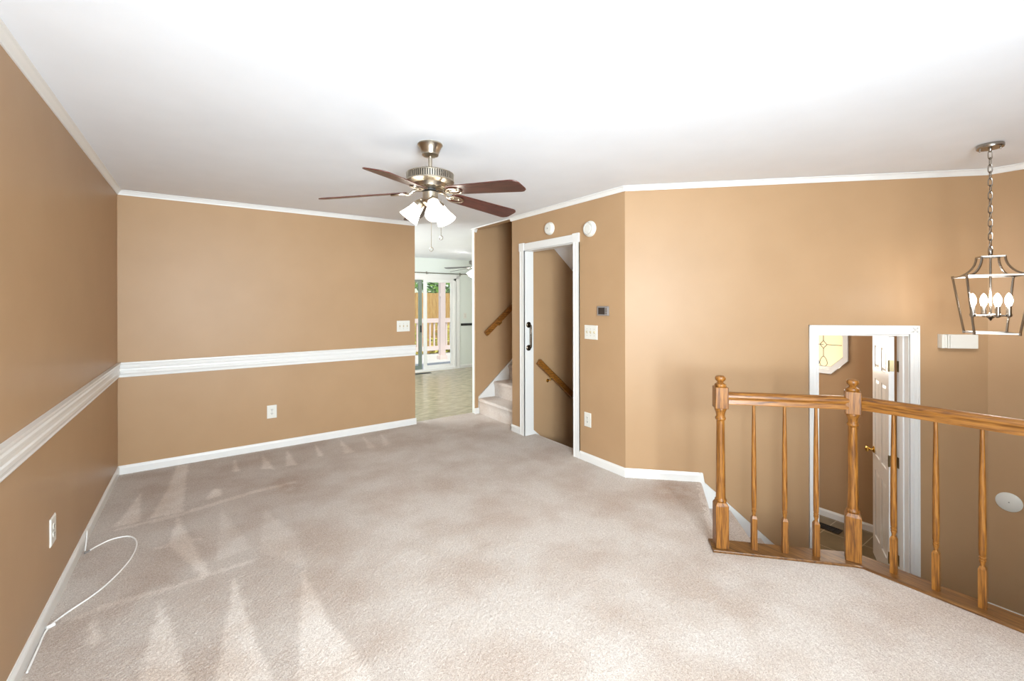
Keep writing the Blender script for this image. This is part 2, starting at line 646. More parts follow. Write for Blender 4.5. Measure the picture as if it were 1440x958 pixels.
# ceiling, with the stairwell left open above
cm = MB()
cm.box(-0.75, XD, YF - 0.1, YK + 0.1, CZ, CZ + 0.14)
cm.box(XD, 6.7, YF - 0.1, 4.10, CZ, CZ + 0.14)
cm.box(XD, 2.976, 5.06, 5.075, CZ, CZ + 0.14)
cm.box(XD, 6.7, 5.075, YK + 0.1, CZ, CZ + 0.14)
struct(cm.build('ceiling', CEIL))
struct(MB().box(2.8, 6.75, 4.0, 5.2, 4.9, 5.0).build('ceiling_stairwell', CEIL))
struct(MB().prism([(3.03, 3.05), (XP + .1, 3.05), (XP + .1, -0.15), (4.78, 0.66)], 1.64, 1.70).build('ceiling_powder', CEIL))

# walls
struct(MB().box(XL - 0.12, XL, YF - 0.1, YB, -0.2, CZ).build('wall_left', TAN))
struct(MB().box(XL - 0.12, 2.125, YB, YB + 0.055, -0.2, CZ).build('wall_back', TAN))
struct(MB().box(XL - 0.12, 2.127, YB + 0.055, YB + 0.12, -0.2, CZ).build('wall_kitchen_near', MINT))
struct(MB().box(2.976, 6.6, YB, YB + 0.02, -0.2, 4.9).build('wall_stair_far', TAN))
struct(MB().box(2.974, 6.6, YB + 0.02, YB + 0.075, -0.2, CZ).build('wall_kitchen_stub', MINT))
DY0, DY1, DZ = 3.095, 3.905, 2.07               # doorway to the basement stairs
mb = MB()
wall_mb(mb, frame((XD, 2.48), (0, 1)), 4.14 - 2.48, -0.11, 0.0, -0.2, CZ, [(DY0 - 2.48, DY1 - 2.48, -0.2, DZ)])
struct(mb.build('wall_door', TAN))
struct(MB().box(XD, XD + 0.11, 4.14, 5.06, CZ, 4.9).build('wall_stair_header', TAN))
struct(MB().box(3.04, 6.6, 3.905, 4.14, -2.7, 4.9).build('wall_stair_near', TAN))
struct(MB().box(3.04, 6.6, 2.985, 3.095, -2.7, CZ).build('wall_basement', TAN))
struct(MB().box(6.6, 6.7, 3.0, 5.2, -2.7, 4.9).build('wall_stair_end', TAN))
mb = MB()
OS0, OS1, OZ = 1.478, 2.117, 1.235              # powder-room doorway along the angled wall
wall_mb(mb, frame(P0, DA), 3.62, 0.0, 0.12, FZ - 0.05, CZ, [(OS0, OS1, FZ - 0.05, OZ)])
struct(mb.build('wall_angled', TAN))
struct(MB().box(CX, CX + 0.11, YF - 0.1, CY + 0.02, FZ - 0.05, CZ).build('wall_right', TAN))
mb = MB()
wall_mb(mb, frame((XL - 0.12, YF), (1, 0)), 5.6, -0.12, 0.0, FZ - 0.1, CZ)
struct(mb.build('wall_front', TAN))
# powder-room outside wall with an eight-sided window opening
def sc_(y, z):                                   # measured on X=5.43, carried out to XP
    k = XP / 5.43
    return y * k, EYE + (z - EYE) * k
OCY, OCZ = sc_(1.964, 1.006)
AP = 0.255                                       # half width of the opening
TAPE = 0.120
octo = [(-TAPE, -AP), (TAPE, -AP), (AP, -TAPE), (AP, TAPE), (TAPE, AP), (-TAPE, AP), (-AP, TAPE), (-AP, -TAPE)]
mb = MB()
Mx = Matrix(((0, 0, 1, 0), (1, 0, 0, 0), (0, 1, 0, 0), (0, 0, 0, 1)))   # local (y, z, x) -> world
def yz(poly_, x0, x1, mbx):
    return mbx.prism([(a, b) for a, b in poly_], x0, x1, Mx)
Y0, Y1 = OCY - AP, OCY + AP
yz([(-0.2, FZ - .05), (Y0, FZ - .05), (Y0, 1.70), (-0.2, 1.70)], XP, XP + .14, mb)
yz([(Y1, FZ - .05), (3.05, FZ - .05), (3.05, 1.70), (Y1, 1.70)], XP, XP + .14, mb)
yz([(Y0, FZ - .05), (Y1, FZ - .05), (Y1, OCZ - AP), (Y0, OCZ - AP)], XP, XP + .14, mb)
yz([(Y0, OCZ + AP), (Y1, OCZ + AP), (Y1, 1.70), (Y0, 1.70)], XP, XP + .14, mb)
for sy in (-1, 1):
    for sz in (-1, 1):
        yz([(OCY + sy * AP, OCZ + sz * AP), (OCY + sy * TAPE, OCZ + sz * AP), (OCY + sy * AP, OCZ + sz * TAPE)], XP, XP + .14, mb)
struct(mb.build('wall_powder', TAN))
# floor edge faces over the foyer
mb = MB()
mb.box(3.085, 3.105, YF, 0.93, FZ, -0.01)
d1 = (n2c - n1c).normalized()
Mk = frame((n1c.x, n1c.y), d1)
mb.box(-0.06, 0.68, 0.03, 0.055, FZ, -0.01, Mk)
struct(mb.build('wall_foyer_edge', TAN))
# kitchen walls
SX0, SX1, SZ1 = 2.95, 4.70, 2.03                 # sliding-door opening
mb = MB()
wall_mb(mb, frame((-0.7, YK), (1, 0)), 7.3, 0.0, 0.12, -0.2, CZ, [(SX0 + 0.7, SX1 + 0.7, -0.2, SZ1)])
struct(mb.build('wall_kitchen_far', MINT))
struct(MB().box(6.5, 6.6, YB + .1, YK, -0.2, CZ).build('wall_kitchen_right', MINT))
struct(MB().box(XL - .12, XL, YB + .1, YK, -0.2, CZ).build('wall_kitchen_left', MINT))
# sloped ceiling over the basement stairs
mb = MB()
mb.prism([(3.042, 2.39), (6.6, 2.39 - 0.85 * 3.558), (6.6, 2.6 - 0.85 * 3.558), (3.042, 2.60)], 3.095, 3.905,
         Matrix(((1, 0, 0, 0), (0, 0, 1, 0), (0, 1, 0, 0), (0, 0, 0, 1))))
struct(mb.build('ceiling_basement', CEIL))

# ------------------------------------------------------------------ trim
BASE = [(0, 0), (0.013, 0), (0.013, 0.055), (0.010, 0.064), (0.006, 0.070), (0.004, 0.076), (0, 0.076)]
CROWN = [(0, 0), (0, -0.040), (0.006, -0.040), (0.009, -0.030), (0.020, -0.014), (0.024, -0.008), (0.034, -0.005), (0.034, 0)]
RAIL = [(0, 0), (0.010, 0), (0.013, 0.006), (0.010, 0.014), (0.012, 0.024), (0.019, 0.034), (0.020, 0.052), (0.014, 0.058), (0.014, 0.074), (0.020, 0.080),
        (0.022, 0.094), (0.018, 0.104), (0.020, 0.112), (0.026, 0.118), (0.026, 0.130), (0, 0.130)]


def run(name, prof, segs, z=0.0):
    mb = MB()
    for p0, p1, n in segs:
        mb.sweep(prof, (p0[0], p0[1], z), (p1[0], p1[1], z), n)
    return struct(mb.build(name, WHITE))


def along(s, off=0.0):
    return (P0.x + DA.x * s + NA.x * off, P0.y + DA.y * s + NA.y * off)


run('baseboard_left', BASE, [((XL, YF), (XL, YB), (1, 0))])
run('baseboard_back', BASE, [((XL, YB), (2.137, YB), (0, -1))])
run('baseboard_door', BASE, [((XD, 2.475), (XD, 3.03), (-1, 0)), ((XD, 3.97), (XD, 4.15), (-1, 0)), ((XD - .013, 4.14), (XD + 0.1, 4.14), (0, 1))])
run('baseboard_stub', BASE, [((2.963, YB), (3.03, YB), (0, -1))])
run('baseboard_angled', BASE, [(along(-0.005), along(0.614), (NA.x, NA.y))])
run('baseboard_powder', BASE, [((XP, 0.1), (XP, 3.0), (-1, 0))], FZ)
run('baseboard_foyer', BASE, [(along(2.19), along(S_END), (NA.x, NA.y)), ((CX, CY), (CX, YF), (-1, 0))], FZ)
run('baseboard_kitchen', BASE, [((4.80, YK), (6.5, YK), (0, -1)), ((XL, YK), (2.85, YK), (0, -1))])
run('trim_1', CROWN, [((XL, YF), (XL, YB), (1, 0))], CZ)
run('trim_2', CROWN, [((XL, YB), (2.125, YB), (0, -1)), ((2.96, YB), (3.0, YB), (0, -1))], CZ)
run('trim_3', CROWN, [((XD, 2.466), (XD, 4.16), (-1, 0))], CZ)
run('trim_4', CROWN, [(along(-0.014), along(S_END), (NA.x, NA.y)), ((CX, CY), (CX, YF), (-1, 0))], CZ)
run('trim_5', RAIL, [((XL, YF), (XL, YB), (1, 0))], 0.842)
run('trim_6', RAIL, [((XL, YB), (2.127, YB), (0, -1))], 0.842)
struct(MB().box(XD - 0.012, XD + 0.004, 4.14, 5.06, CZ - 0.01, CZ + 0.012).build('trim_7', WHITE))


def casing(mb, M, a, b, top, w, bottom, blocks=False, t=0.016):
    """flat casing with an inner and an outer bead; front face toward -y of M"""
    def leg(x0, x1, z0, z1, up):
        mb.box(x0, x1, -t * .7, 0, z0, z1, M)
        q = 0.013
        if up:
            mb.box(x0, x0 + q, -t, 0, z0, z1, M)
            mb.box(x1 - q, x1, -t, 0, z0, z1, M)
            mb.box((x0 + x1) / 2 - .008, (x0 + x1) / 2 + .008, -t * .85, 0, z0, z1, M)
        else:
            mb.box(x0, x1, -t, 0, z0, z0 + q, M)
            mb.box(x0, x1, -t, 0, z1 - q, z1, M)
            mb.box(x0, x1, -t * .85, 0, (z0 + z1) / 2 - .008, (z0 + z1) / 2 + .008, M)
    leg(a - w, a, bottom, top + (0 if blocks else w), True)
    leg(b, b + w, bottom, top + (0 if blocks else w), True)
    leg(a if blocks else a - w + .0, b if blocks else b + w, top, top + w, False)
    if blocks:
        for x in (a - w, b):
            mb.box(x - .004, x + w + .004, -t * 1.35, 0, top - .004, top + w + .008, M)
    return mb


# doorway to the basement: corner-block casing and lining
mb = MB()
Md = frame((XD, 0), (0, -1))                     # local x = -Y, local y = +X
casing(mb, Md, -DY1 + .008, -DY0 - .008, DZ - 0.008, 0.075, 0.0, blocks=True)
mb.box(XD, XD + 0.115, DY1 - .018, DY1, 0, DZ)
mb.box(XD, XD + 0.115, DY0, DY0 + .018, 0, DZ)
mb.box(XD, XD + 0.115, DY0, DY1, DZ - .018, DZ)
struct(mb.build('trim_8', WHITE))
# powder-room doorway casing and lining
mb = MB()
Ma = frame(P0, DA)
# local y of frame(P0, DA) points away from the room, so -y is the room side
casing(mb, Ma, OS0 + .003, OS1 - .003, OZ - .003, 0.066, FZ)
mb.box(OS0, OS0 + .007, -.002, .125, FZ, OZ, Ma)
mb.box(OS1 - .007, OS1, -.002, .125, FZ, OZ, Ma)
mb.box(OS0, OS1, -.002, .125, OZ - .018, OZ, Ma)
mb.box(OS0 + .007, OS0 + .017, .045, .085, FZ, OZ - .018, Ma)
mb.box(OS1 - .017, OS1 - .007, .045, .085, FZ, OZ - .018, Ma)
struct(mb.build('trim_9', WHITE))
# stair skirt on the angled wall
mb = MB()
sk = [(0.600, 0.076), (0.622, 0.070), (0.63, 0.0), (0.712, -0.068), (1.56, -0.80), (1.40, -0.82), (1.2, -0.82), (0.60, -0.22)]
sk = [(0.590, 0.076), (0.618, 0.073), (0.630, 0.0), (1.49, -0.757), (1.49, FZ), (1.05, FZ), (0.590, -0.32)]
Mw = Ma @ Matrix(((1, 0, 0, 0), (0, 0, 1, 0), (0, 1, 0, 0), (0, 0, 0, 1)))
mb.prism(sk, -0.014, 0.0, Mw)
mb.prism([(0.630, 0.0), (1.49, -0.757), (1.49, -0.775), (0.630, -0.018)], -0.019, 0.0, Mw)
struct(mb.build('trim_10', WHITE))
# skirts of the upper and the basement stairs
Mxz = Matrix(((1, 0, 0, 0), (0, 0, 1, 0), (0, 1, 0, 0), (0, 0, 0, 1)))
mb = MB()
mb.prism([(3.022, 0.0), (3.022, 0.225), (3.05, 0.25), (5.5, 2.31), (5.5, 1.8), (3.3, 0.0)], YB - .016, YB, Mxz)
mb.prism([(3.022, 0.215), (3.05, 0.25), (5.5, 2.31), (5.5, 2.29), (3.05, 0.23), (3.04, 0.215)], YB - .022, YB, Mxz)
struct(mb.build('trim_11', WHITE))
mb = MB()
mb.prism([(3.046, 0.05), (5.9, -2.39), (5.9, -2.64), (5.6, -2.64), (3.046, -0.30)], DY1 - .016, DY1, Mxz)
struct(mb.build('trim_12', WHITE))
# black chair rail in the kitchen
struct(MB().box(4.82, 6.5, YK - .022, YK, 0.965, 1.018).build('trim_13', BLACK, bevel=.004))

# ------------------------------------------------------------------ windows behind the camera
def plain_window(name, x0, x1, z0, z1):
    w = thing(name, '', '', (0.5 * (x0 + x1), YF, z0))
    del w['label'], w['category']
    w['kind'] = 'structure'
    mb = MB()
    for a, b, c, d in ((x0 - .07, x0, z0 - .07, z1 + .07), (x1, x1 + .07, z0 - .07, z1 + .07), (x0, x1, z0 - .07, z0), (x0, x1, z1, z1 + .07),
                       ((x0 + x1) / 2 - .02, (x0 + x1) / 2 + .02, z0, z1), (x0, x1, (z0 + z1) / 2 - .02, (z0 + z1) / 2 + .02)):
        mb.box(a, b, YF, YF + .03, c, d)
    mb.build('frame', WHITE, w)
    MB().box(x0, x1, YF, YF + .01, z0, z1).build('pane', WINPANE, w)


plain_window('window_2', -0.35, 1.45, 0.85, 2.15)

# ------------------------------------------------------------------ staircases
def steps(name, label, n, at, rise, runl, width, mat_, over=0.025):
    """at(k) -> matrix whose x runs up or down the flight, y across"""
    root = thing(name, label, 'stairs', at(0).to_translation())
    base = at(0).to_translation()
    for k in range(n):
        M = at(k)
        mb = MB()
        pr = [(0.0, -.012), (0.0, 0), (-0.002, rise * .55), (-0.012, rise * .8), (-0.020, rise - .030), (-0.016, rise - .010), (-0.004, rise - .001), (0.012, rise), (runl + .05, rise), (runl + .05, -.012)]
        mb.prism(pr, 0, width, M @ Mxz)
        mb.build('step', mat_, root, smooth=True)
    return root


# up, toward +x
steps('staircase', 'carpeted stairs rising beside the kitchen opening with a white skirt', 9,
      lambda k: frame((3.03 + .245 * k, 4.15, .205 * k), (1, 0)), 0.205, 0.245, 0.893, STAIRC)
# down to the foyer: each step is lower, built facing down the flight
root = thing('staircase', 'carpeted steps going down to the foyer beside the oak balustrade', 'stairs', (3.0, 1.8, FZ))
sdir = (NOS_B - NOS_A).normalized()
slen = (NOS_B - NOS_A).length
for k in range(4):
    # nosing line moved down the flight
    o = NOS_A + DA * (0.232 * k)
    if k:
        w_ = 0.93
        a_ = Vector(along(0.58 + 0.232 * k)) + Vector((NA.x, NA.y)) * (w_ + 0.016)
        M = frame((a_.x, a_.y, -.21 * k), (-NA.x, -NA.y))
        width = w_
    else:
        M = frame((NOS_A.x, NOS_A.y, 0), sdir)
        width = slen - 0.006
    mb = MB()
    # local x across the flight, local -y down the flight
    pr = [(0.03, -.21), (0.010, -.10), (-0.012, -.045), (-0.022, -.028), (-0.022, -.012), (-0.012, -0.001), (0.004, 0.0015), (0.236 if k else 0.03, 0.001), (0.236 if k else 0.03, -.21)]
    mb.prism([(p, z) for p, z in pr], 0, width, M @ Matrix(((0, 0, 1, 0), (1, 0, 0, 0), (0, 1, 0, 0), (0, 0, 0, 1))))
    mb.build('step', STAIRC, root, smooth=True)
# down to the basement
root = thing('staircase', 'carpeted basement stairs going down behind the white cased doorway', 'stairs', (3.055, 3.5, -2.65))
for k in range(11):
    x = 3.055 + .245 * k
    z = -.205 * k
    mb = MB()
    pr = [(x + .0, z - .205), (x + .012, z - .1), (x + .026, z - .045), (x + .032, z - .02), (x + .026, z - .003), (x + .012, z + .001), (x - .2 if k else x - .005, z + .001), (x - .2 if k else x - .005, z - .205)]
    mb.prism(pr, DY0 + .02, DY1 - .018, Mxz)
    mb.build('step', STAIRC, root, smooth=True)

# ------------------------------------------------------------------ balustrade
bal = thing('balustrade', 'oak balustrade with two newel posts at the edge of the carpet above the foyer', 'railing', (n2c.x, n2c.y, 0))
BT = 0.016                                       # floor board thickness
# the board on the floor
fx = 2.980
pa = Vector((2.462, 1.428))
pb = Vector((2.962, 0.888))
bdir = (pb - pa).normalized()
bnor = Vector((-bdir.y, bdir.x))                 # toward the stairs
if bnor.x < 0:
    bnor = -bnor
outer = [tuple(pa), (pb.x - .0, pb.y), (fx, pb.y - .03), (fx, YF), (fx + .135, YF), (fx + .135, pb.y + .045), tuple(pa + bnor * .135)]
MB().prism(outer, 0.0, BT).build('floor_board', OAK_BY, bal, bevel=.004)


def newel(c, ang):
    S = .0368
    root = MB()
    M = Matrix.Translation((c.x, c.y, 0)) @ Matrix.Rotation(ang, 4, 'Z')
    # lower block with an arched, chamfered head
    b = root
    b.box(-S, S, -S, S, BT, .268, M)
    b._add([(-S, -S, .268), (S, -S, .268), (S, S, .268), (-S, S, .268), (-.027, -.027, .286), (.027, -.027, .286), (.027, .027, .286), (-.027, .027, .286)],
           [(0, 1, 5, 4), (1, 2, 6, 5), (2, 3, 7, 6), (3, 0, 4, 7), (4, 5, 6, 7)], M)
    b.lathe([(0.0246, .282), (0.0317, .287), (0.0334, .294), (0.0317, .301), (0.0273, .305), (0.0264, .33), (0.0251, .45), (0.0238, .60), (0.0229, .72), (0.0224, .772),
             (0.0273, .776), (0.0304, .783), (0.0290, .790), (0.0246, .794), (0.0242, .806), (0.0273, .822), (0.0317, .832), (0.0339, .840), (0.0326, .847)], 28, M)
    b.box(-S, S, -S, S, .846, .973, M)
    o = root.build('newel_post', OAK_Z, bal, smooth=True, bevel=.003)
    f = MB()
    f.lathe([(0.0299, .973), (0.0317, .978), (0.0326, .984), (0.0299, .990), (0.0211, .995), (0.0167, 1.000), (0.0185, 1.005), (0.0264, 1.011), (0.0304, 1.019), (0.0304, 1.027), (0.0264, 1.035), (0.0158, 1.0395), (0.0018, 1.041)], 28, M)
    f.build('finial', OAK_Z, o, smooth=True)
    return o


newel(n1c, PI / 4)
newel(n2c, PI / 8)

RPROF = [(-.027, .872), (.027, .872), (.028, .884), (.022, .894), (.023, .906), (.030, .914), (.030, .926), (.024, .936), (.010, .942), (-.010, .942), (-.024, .936), (-.030, .926), (-.030, .914), (-.023, .906), (-.022, .894), (-.028, .884)]


def hrail(p0, p1, material):
    d = (Vector(p1) - Vector(p0)).normalized()
    n = (-d.y, d.x)
    mb = MB()
    mb.sweep(RPROF, (p0[0], p0[1], 0), (p1[0], p1[1], 0), n)
    return mb.build('handrail', material, bal, smooth=True)


dn = (n2c - n1c).normalized()
hrail(n1c + dn * .03, n2c - dn * .03, OAK_D)
hrail(Vector((3.045, n2c.y - .02)), Vector((3.045, YF)), OAK_Y)


def baluster(c, ang):
    M = Matrix.Rotation(ang, 4, 'Z')
    mb = MB()
    s = .0143
    mb.box(-s, s, -s, s, 0, .185, M)
    mb._add([(-s, -s, .185), (s, -s, .185), (s, s, .185), (-s, s, .185), (-.009, -.009, .200), (.009, -.009, .200), (.009, .009, .200), (-.009, .009, .200)],
            [(0, 1, 5, 4), (1, 2, 6, 5), (2, 3, 7, 6), (3, 0, 4, 7), (4, 5, 6, 7)], M)
    mb.lathe([(0.0108, .196), (0.0084, .204), (0.0092, .212), (0.0121, .222), (0.0134, .229), (0.0101, .232), (0.0130, .236), (0.0134, .243), (0.0101, .246), (0.0134, .252), (0.0143, .30), (0.0141, .40),
              (0.0130, .55), (0.0106, .72), (0.0081, .859)], 20)
    o = mb.build('baluster', OAK_Z, bal, world=False, smooth=True)
    o.location = (c[0] - n2c.x, c[1] - n2c.y, BT - .001)
    return o


b0 = None
spots = [((2.700, 1.3), None), ((2.810, 1.18), None), ((2.922, 1.06), None)]
L1 = (n2c - n1c).length
ts = [0.150 / .702, 0.312 / .702, 0.476 / .702]
cent = [n1c + (n2c - n1c) * t for t in (0.262, 0.498, 0.733)]
for i, c in enumerate(cent):
    if b0 is None:
        b0 = baluster((c.x, c.y), math.atan2(dn.y, dn.x))
    else:
        dup(b0, loc=(c.x - n2c.x, c.y - n2c.y, BT - .001))
b1 = None
for y in (0.742, 0.575, 0.412, 0.246, 0.08, -0.086, -0.252, -0.418, -.584, -.75, -.916, -1.082, -1.248, -1.414, -1.58, -1.746):
    if b1 is None:
        b1 = baluster((3.045, y), 0)
    else:
        dup(b1, loc=(3.045 - n2c.x, y - n2c.y, BT - .001))

# ------------------------------------------------------------------ handrails on the stair walls
def wall_rail(label, y, x0, z0, slope, length, bx):
    d = Vector((1, 0, slope)).normalized()
    root = thing('wall_handrail', label, 'handrail', (x0, y, z0))
    mb = MB()
    nz = Vector((-d.z, 0, d.x))
    pts = []
    prof = [(-.020, -.034), (.020, -.034), (.022, -.02), (.017, -.006), (.022, .012), (.020, .026), (.010, .034), (-.010, .034), (-.020, .026), (-.022, .012), (-.017, -.006), (-.022, -.02)]
    n = len(prof)
    P = []
    for L_ in (0, length):
        for a, b in prof:
            P.append(tuple(d * L_ + nz * b + Vector((0, a, 0))))
    f = [tuple(range(n)), tuple(reversed(range(n, 2 * n)))] + [(i, (i + 1) % n, n + (i + 1) % n, n + i) for i in range(n)]
    mb._add(P, f)
    mb.build('rail', OAK_X, root, world=False, smooth=True)
    for b_ in bx:
        c = d * b_ - nz * .034
        mb = MB()
        mb.tube([c + Vector((0, 0, .002)), c + Vector((0, 0, -.022)), c + Vector((0, .012, -.036)), c + Vector((0, .045, -.044))], .006, 8)
        mb.lathe([(.020, 0), (.020, .004), (.010, .008)], 14, Matrix.Translation(c + Vector((0, .062, -.044))) @ Matrix.Rotation(PI / 2, 4, 'X'))
        mb.lathe([(.018, 0), (.018, .004)], 4, Matrix.Translation(c + Vector((0, 0, -.002))))
        mb.build('bracket', BRASS, root, world=False, smooth=True)
    return root


wall_rail('oak handrail sloping down inside the basement doorway on brass brackets', DY1 - .062, 3.088, 0.818, -0.85, 2.6, (.26, 1.5))
wall_rail('oak handrail rising on the stair wall beside the kitchen opening', YB - .062, 3.105, 1.066, 0.84, 2.6, (.30, 1.5))

# ------------------------------------------------------------------ ceiling fan
FX, FY = 1.157, 2.510


def ceiling_fan(label, x, y, cz, blade0, shade0, nshade, glow, metal, bladem, chains=True):
    r = thing('ceiling_fan', label, 'ceiling fan', (x, y, cz))
    MB().lathe([(.076, 0), (.077, -.008), (.072, -.014), (.064, -.030), (.056, -.050), (.051, -.062), (.051, -.068), (.040, -.076), (.020, -.080)], 36).build('canopy', metal, r, False, True)
    MB().lathe([(.0125, -.075), (.0125, -.168)], 16).build('downrod', metal, r, False, True)
    MB().lathe([(.019, -.146), (.024, -.150), (.024, -.160), (.030, -.166)], 20).build('collar', BLACK, r, False, True)
    h = MB()
    h.lathe([(.030, -.160), (.060, -.163), (.105, -.170), (.130, -.178), (.143, -.184), (.146, -.187), (.146, -.190), (.135, -.192), (.134, -.226), (.146, -.228), (.147, -.236), (.135, -.242),
             (.105, -.250), (.098, -.262), (.094, -.272), (.060, -.280), (.030, -.280)], 48)
    ho = h.build('motor_housing', metal, r, False, True)
    MB().lathe([(.1365, -.227), (.1365, -.191)], 48, cap=False).build('vent_shade_band', BLACK, ho, False, True)  # dark band put in for the shade between the fins
    v = MB()
    for k in range(64):
        a = 2 * PI * k / 64
        v.box(.134, .1455, -.0038, .0038, -.228, -.190, Matrix.Rotation(a, 4, 'Z'))
    v.build('vent_fins', metal, ho, False)
    MB().lathe([(.050, -.278), (.052, -.284), (.052, -.292), (.040, -.298)], 28).build('flywheel', BLACK, r, False, True)
    MB().lathe([(.034, -.296), (.047, -.300), (.047, -.345), (.050, -.348), (.050, -.362), (.040, -.376), (.026, -.384), (.014, -.400), (.006, -.412)], 32).build('switch_housing', metal, r, False, True)
    # blades with their irons
    proto = None
    for k in range(5):
        a = blade0 + 2 * PI * k / 5
        if proto is None:
            zb = -.308
            pitch = math.radians(12)
            mb = MB()
            out = [(.142, -.030), (.150, -.046), (.178, -.057), (.62, -.073), (.640, -.068), (.658, -.050), (.662, -.036), (.662, .036), (.658, .050), (.640, .068), (.62, .073), (.178, .057), (.150, .046), (.142, .030)]
            Mp = Matrix.Translation((.15, 0, zb)) @ Matrix.Rotation(math.radians(5), 4, 'Y') @ Matrix.Translation((-.15, 0, 0)) @ Matrix.Rotation(-pitch, 4, 'X')
            mb.prism(out, 0, .006, Mp)
            proto = mb.build('blade', bladem, r, False, bevel=.0015)
            ib = MB()
            ib.tube([(.045, 0, -.284), (.085, 0, -.286), (.105, 0, -.292), (.115, 0, -.303), (.130, 0, -.311), (.150, 0, -.314)], [.011, .010, .009, .009, .009, .008], 8)
            ib.tube([(.186 + .054 * math.cos(t), .034 * math.sin(t), -.0050) for t in [2 * PI * q / 28 for q in range(28)]], .0055, 6, True, Mp)
            ib.prism([(.186 + .036 * math.cos(2 * PI * q / 24), .018 * math.sin(2 * PI * q / 24)) for q in range(24)], -.003, 0, Mp)
            for sx in (.166, .206):
                ib.lathe([(.006, -.008), (.006, -.003)], 8, Mp @ Matrix.Translation((sx, 0, 0)))
            ib.build('blade_iron', metal if metal is not NICKEL else NICKEL, proto, False, True)
            proto.rotation_euler = (0, 0, a)
        else:
            dup(proto, r, rz=a)
    sp = None
    for k in range(nshade):
        a = shade0 + 2 * PI * k / nshade
        if sp is None:
            tilt = math.radians(40)
            Mt = Matrix.Translation((.070, 0, -.372)) @ Matrix.Rotation(-tilt, 4, 'Y')
            mb = MB()
            mb.lathe([(.030, 0), (.034, -.006), (.036, -.020), (.041, -.045), (.049, -.070), (.057, -.092), (.064, -.112), (.061, -.111), (.054, -.092), (.046, -.070), (.038, -.045), (.032, -.018), (.012, -.012)], 32, Mt)
            sp = mb.build('lamp_shade', glow, r, False, True)
            fm = MB()
            fm.lathe([(.010, .030), (.024, .022), (.034, .006), (.036, -.006), (.034, -.012)], 24, Mt)
            fm.tube([(.040, 0, -.340), (.058, 0, -.338), (.066, 0, -.348), (.064, 0, -.358)], .008, 8)
            fm.build('shade_holder', metal, sp, False, True)
            sp.rotation_euler = (0, 0, a)
        else:
            dup(sp, r, rz=a)
    if chains:
        for lat, z0, z1 in ((.006, -.40, -.640), (.066, -.345, -.568)):
            ox, oy = rt.x * lat, rt.y * lat
            cbx = MB()
            cbx.tube([(ox, oy, z0), (ox, oy, z1)], .0016, 6)
            for q in range(int((z0 - z1) / .012)):
                cbx.lathe([(.0005, -.0022), (.0023, 0), (.0005, .0022)], 6, Matrix.Translation((ox, oy, z0 - .012 * q)))
            co = cbx.build('pull_chain', PEWTER, r, False, True)
            kb = MB()
            kb.tube([(ox + .011 * math.cos(t) * rt.x, oy + .011 * math.cos(t) * rt.y, z1 - .012 + .012 * math.sin(t)) for t in [2 * PI * q / 16 for q in range(16)]], .0022, 6, True)
            kb.build('chain_pull', NICKEL, co, False, True)
    return r


cam_az = math.atan2(-FY, -FX)
ceiling_fan('five-blade ceiling fan with cherry blades and lit white glass shades above the carpet', FX, FY, CZ,
            math.radians(5), cam_az + math.radians(13), 3, GLOW, PEWTER, CHERRY)
WBLADE = mat('grey_fan_blade', (96, 95, 90), 0.5)
ceiling_fan('ceiling fan with a lit shade in the kitchen beyond the opening', 4.27, 7.2, CZ, PI, PI * .9, 3, KGLOW, NICKEL, WBLADE, False)

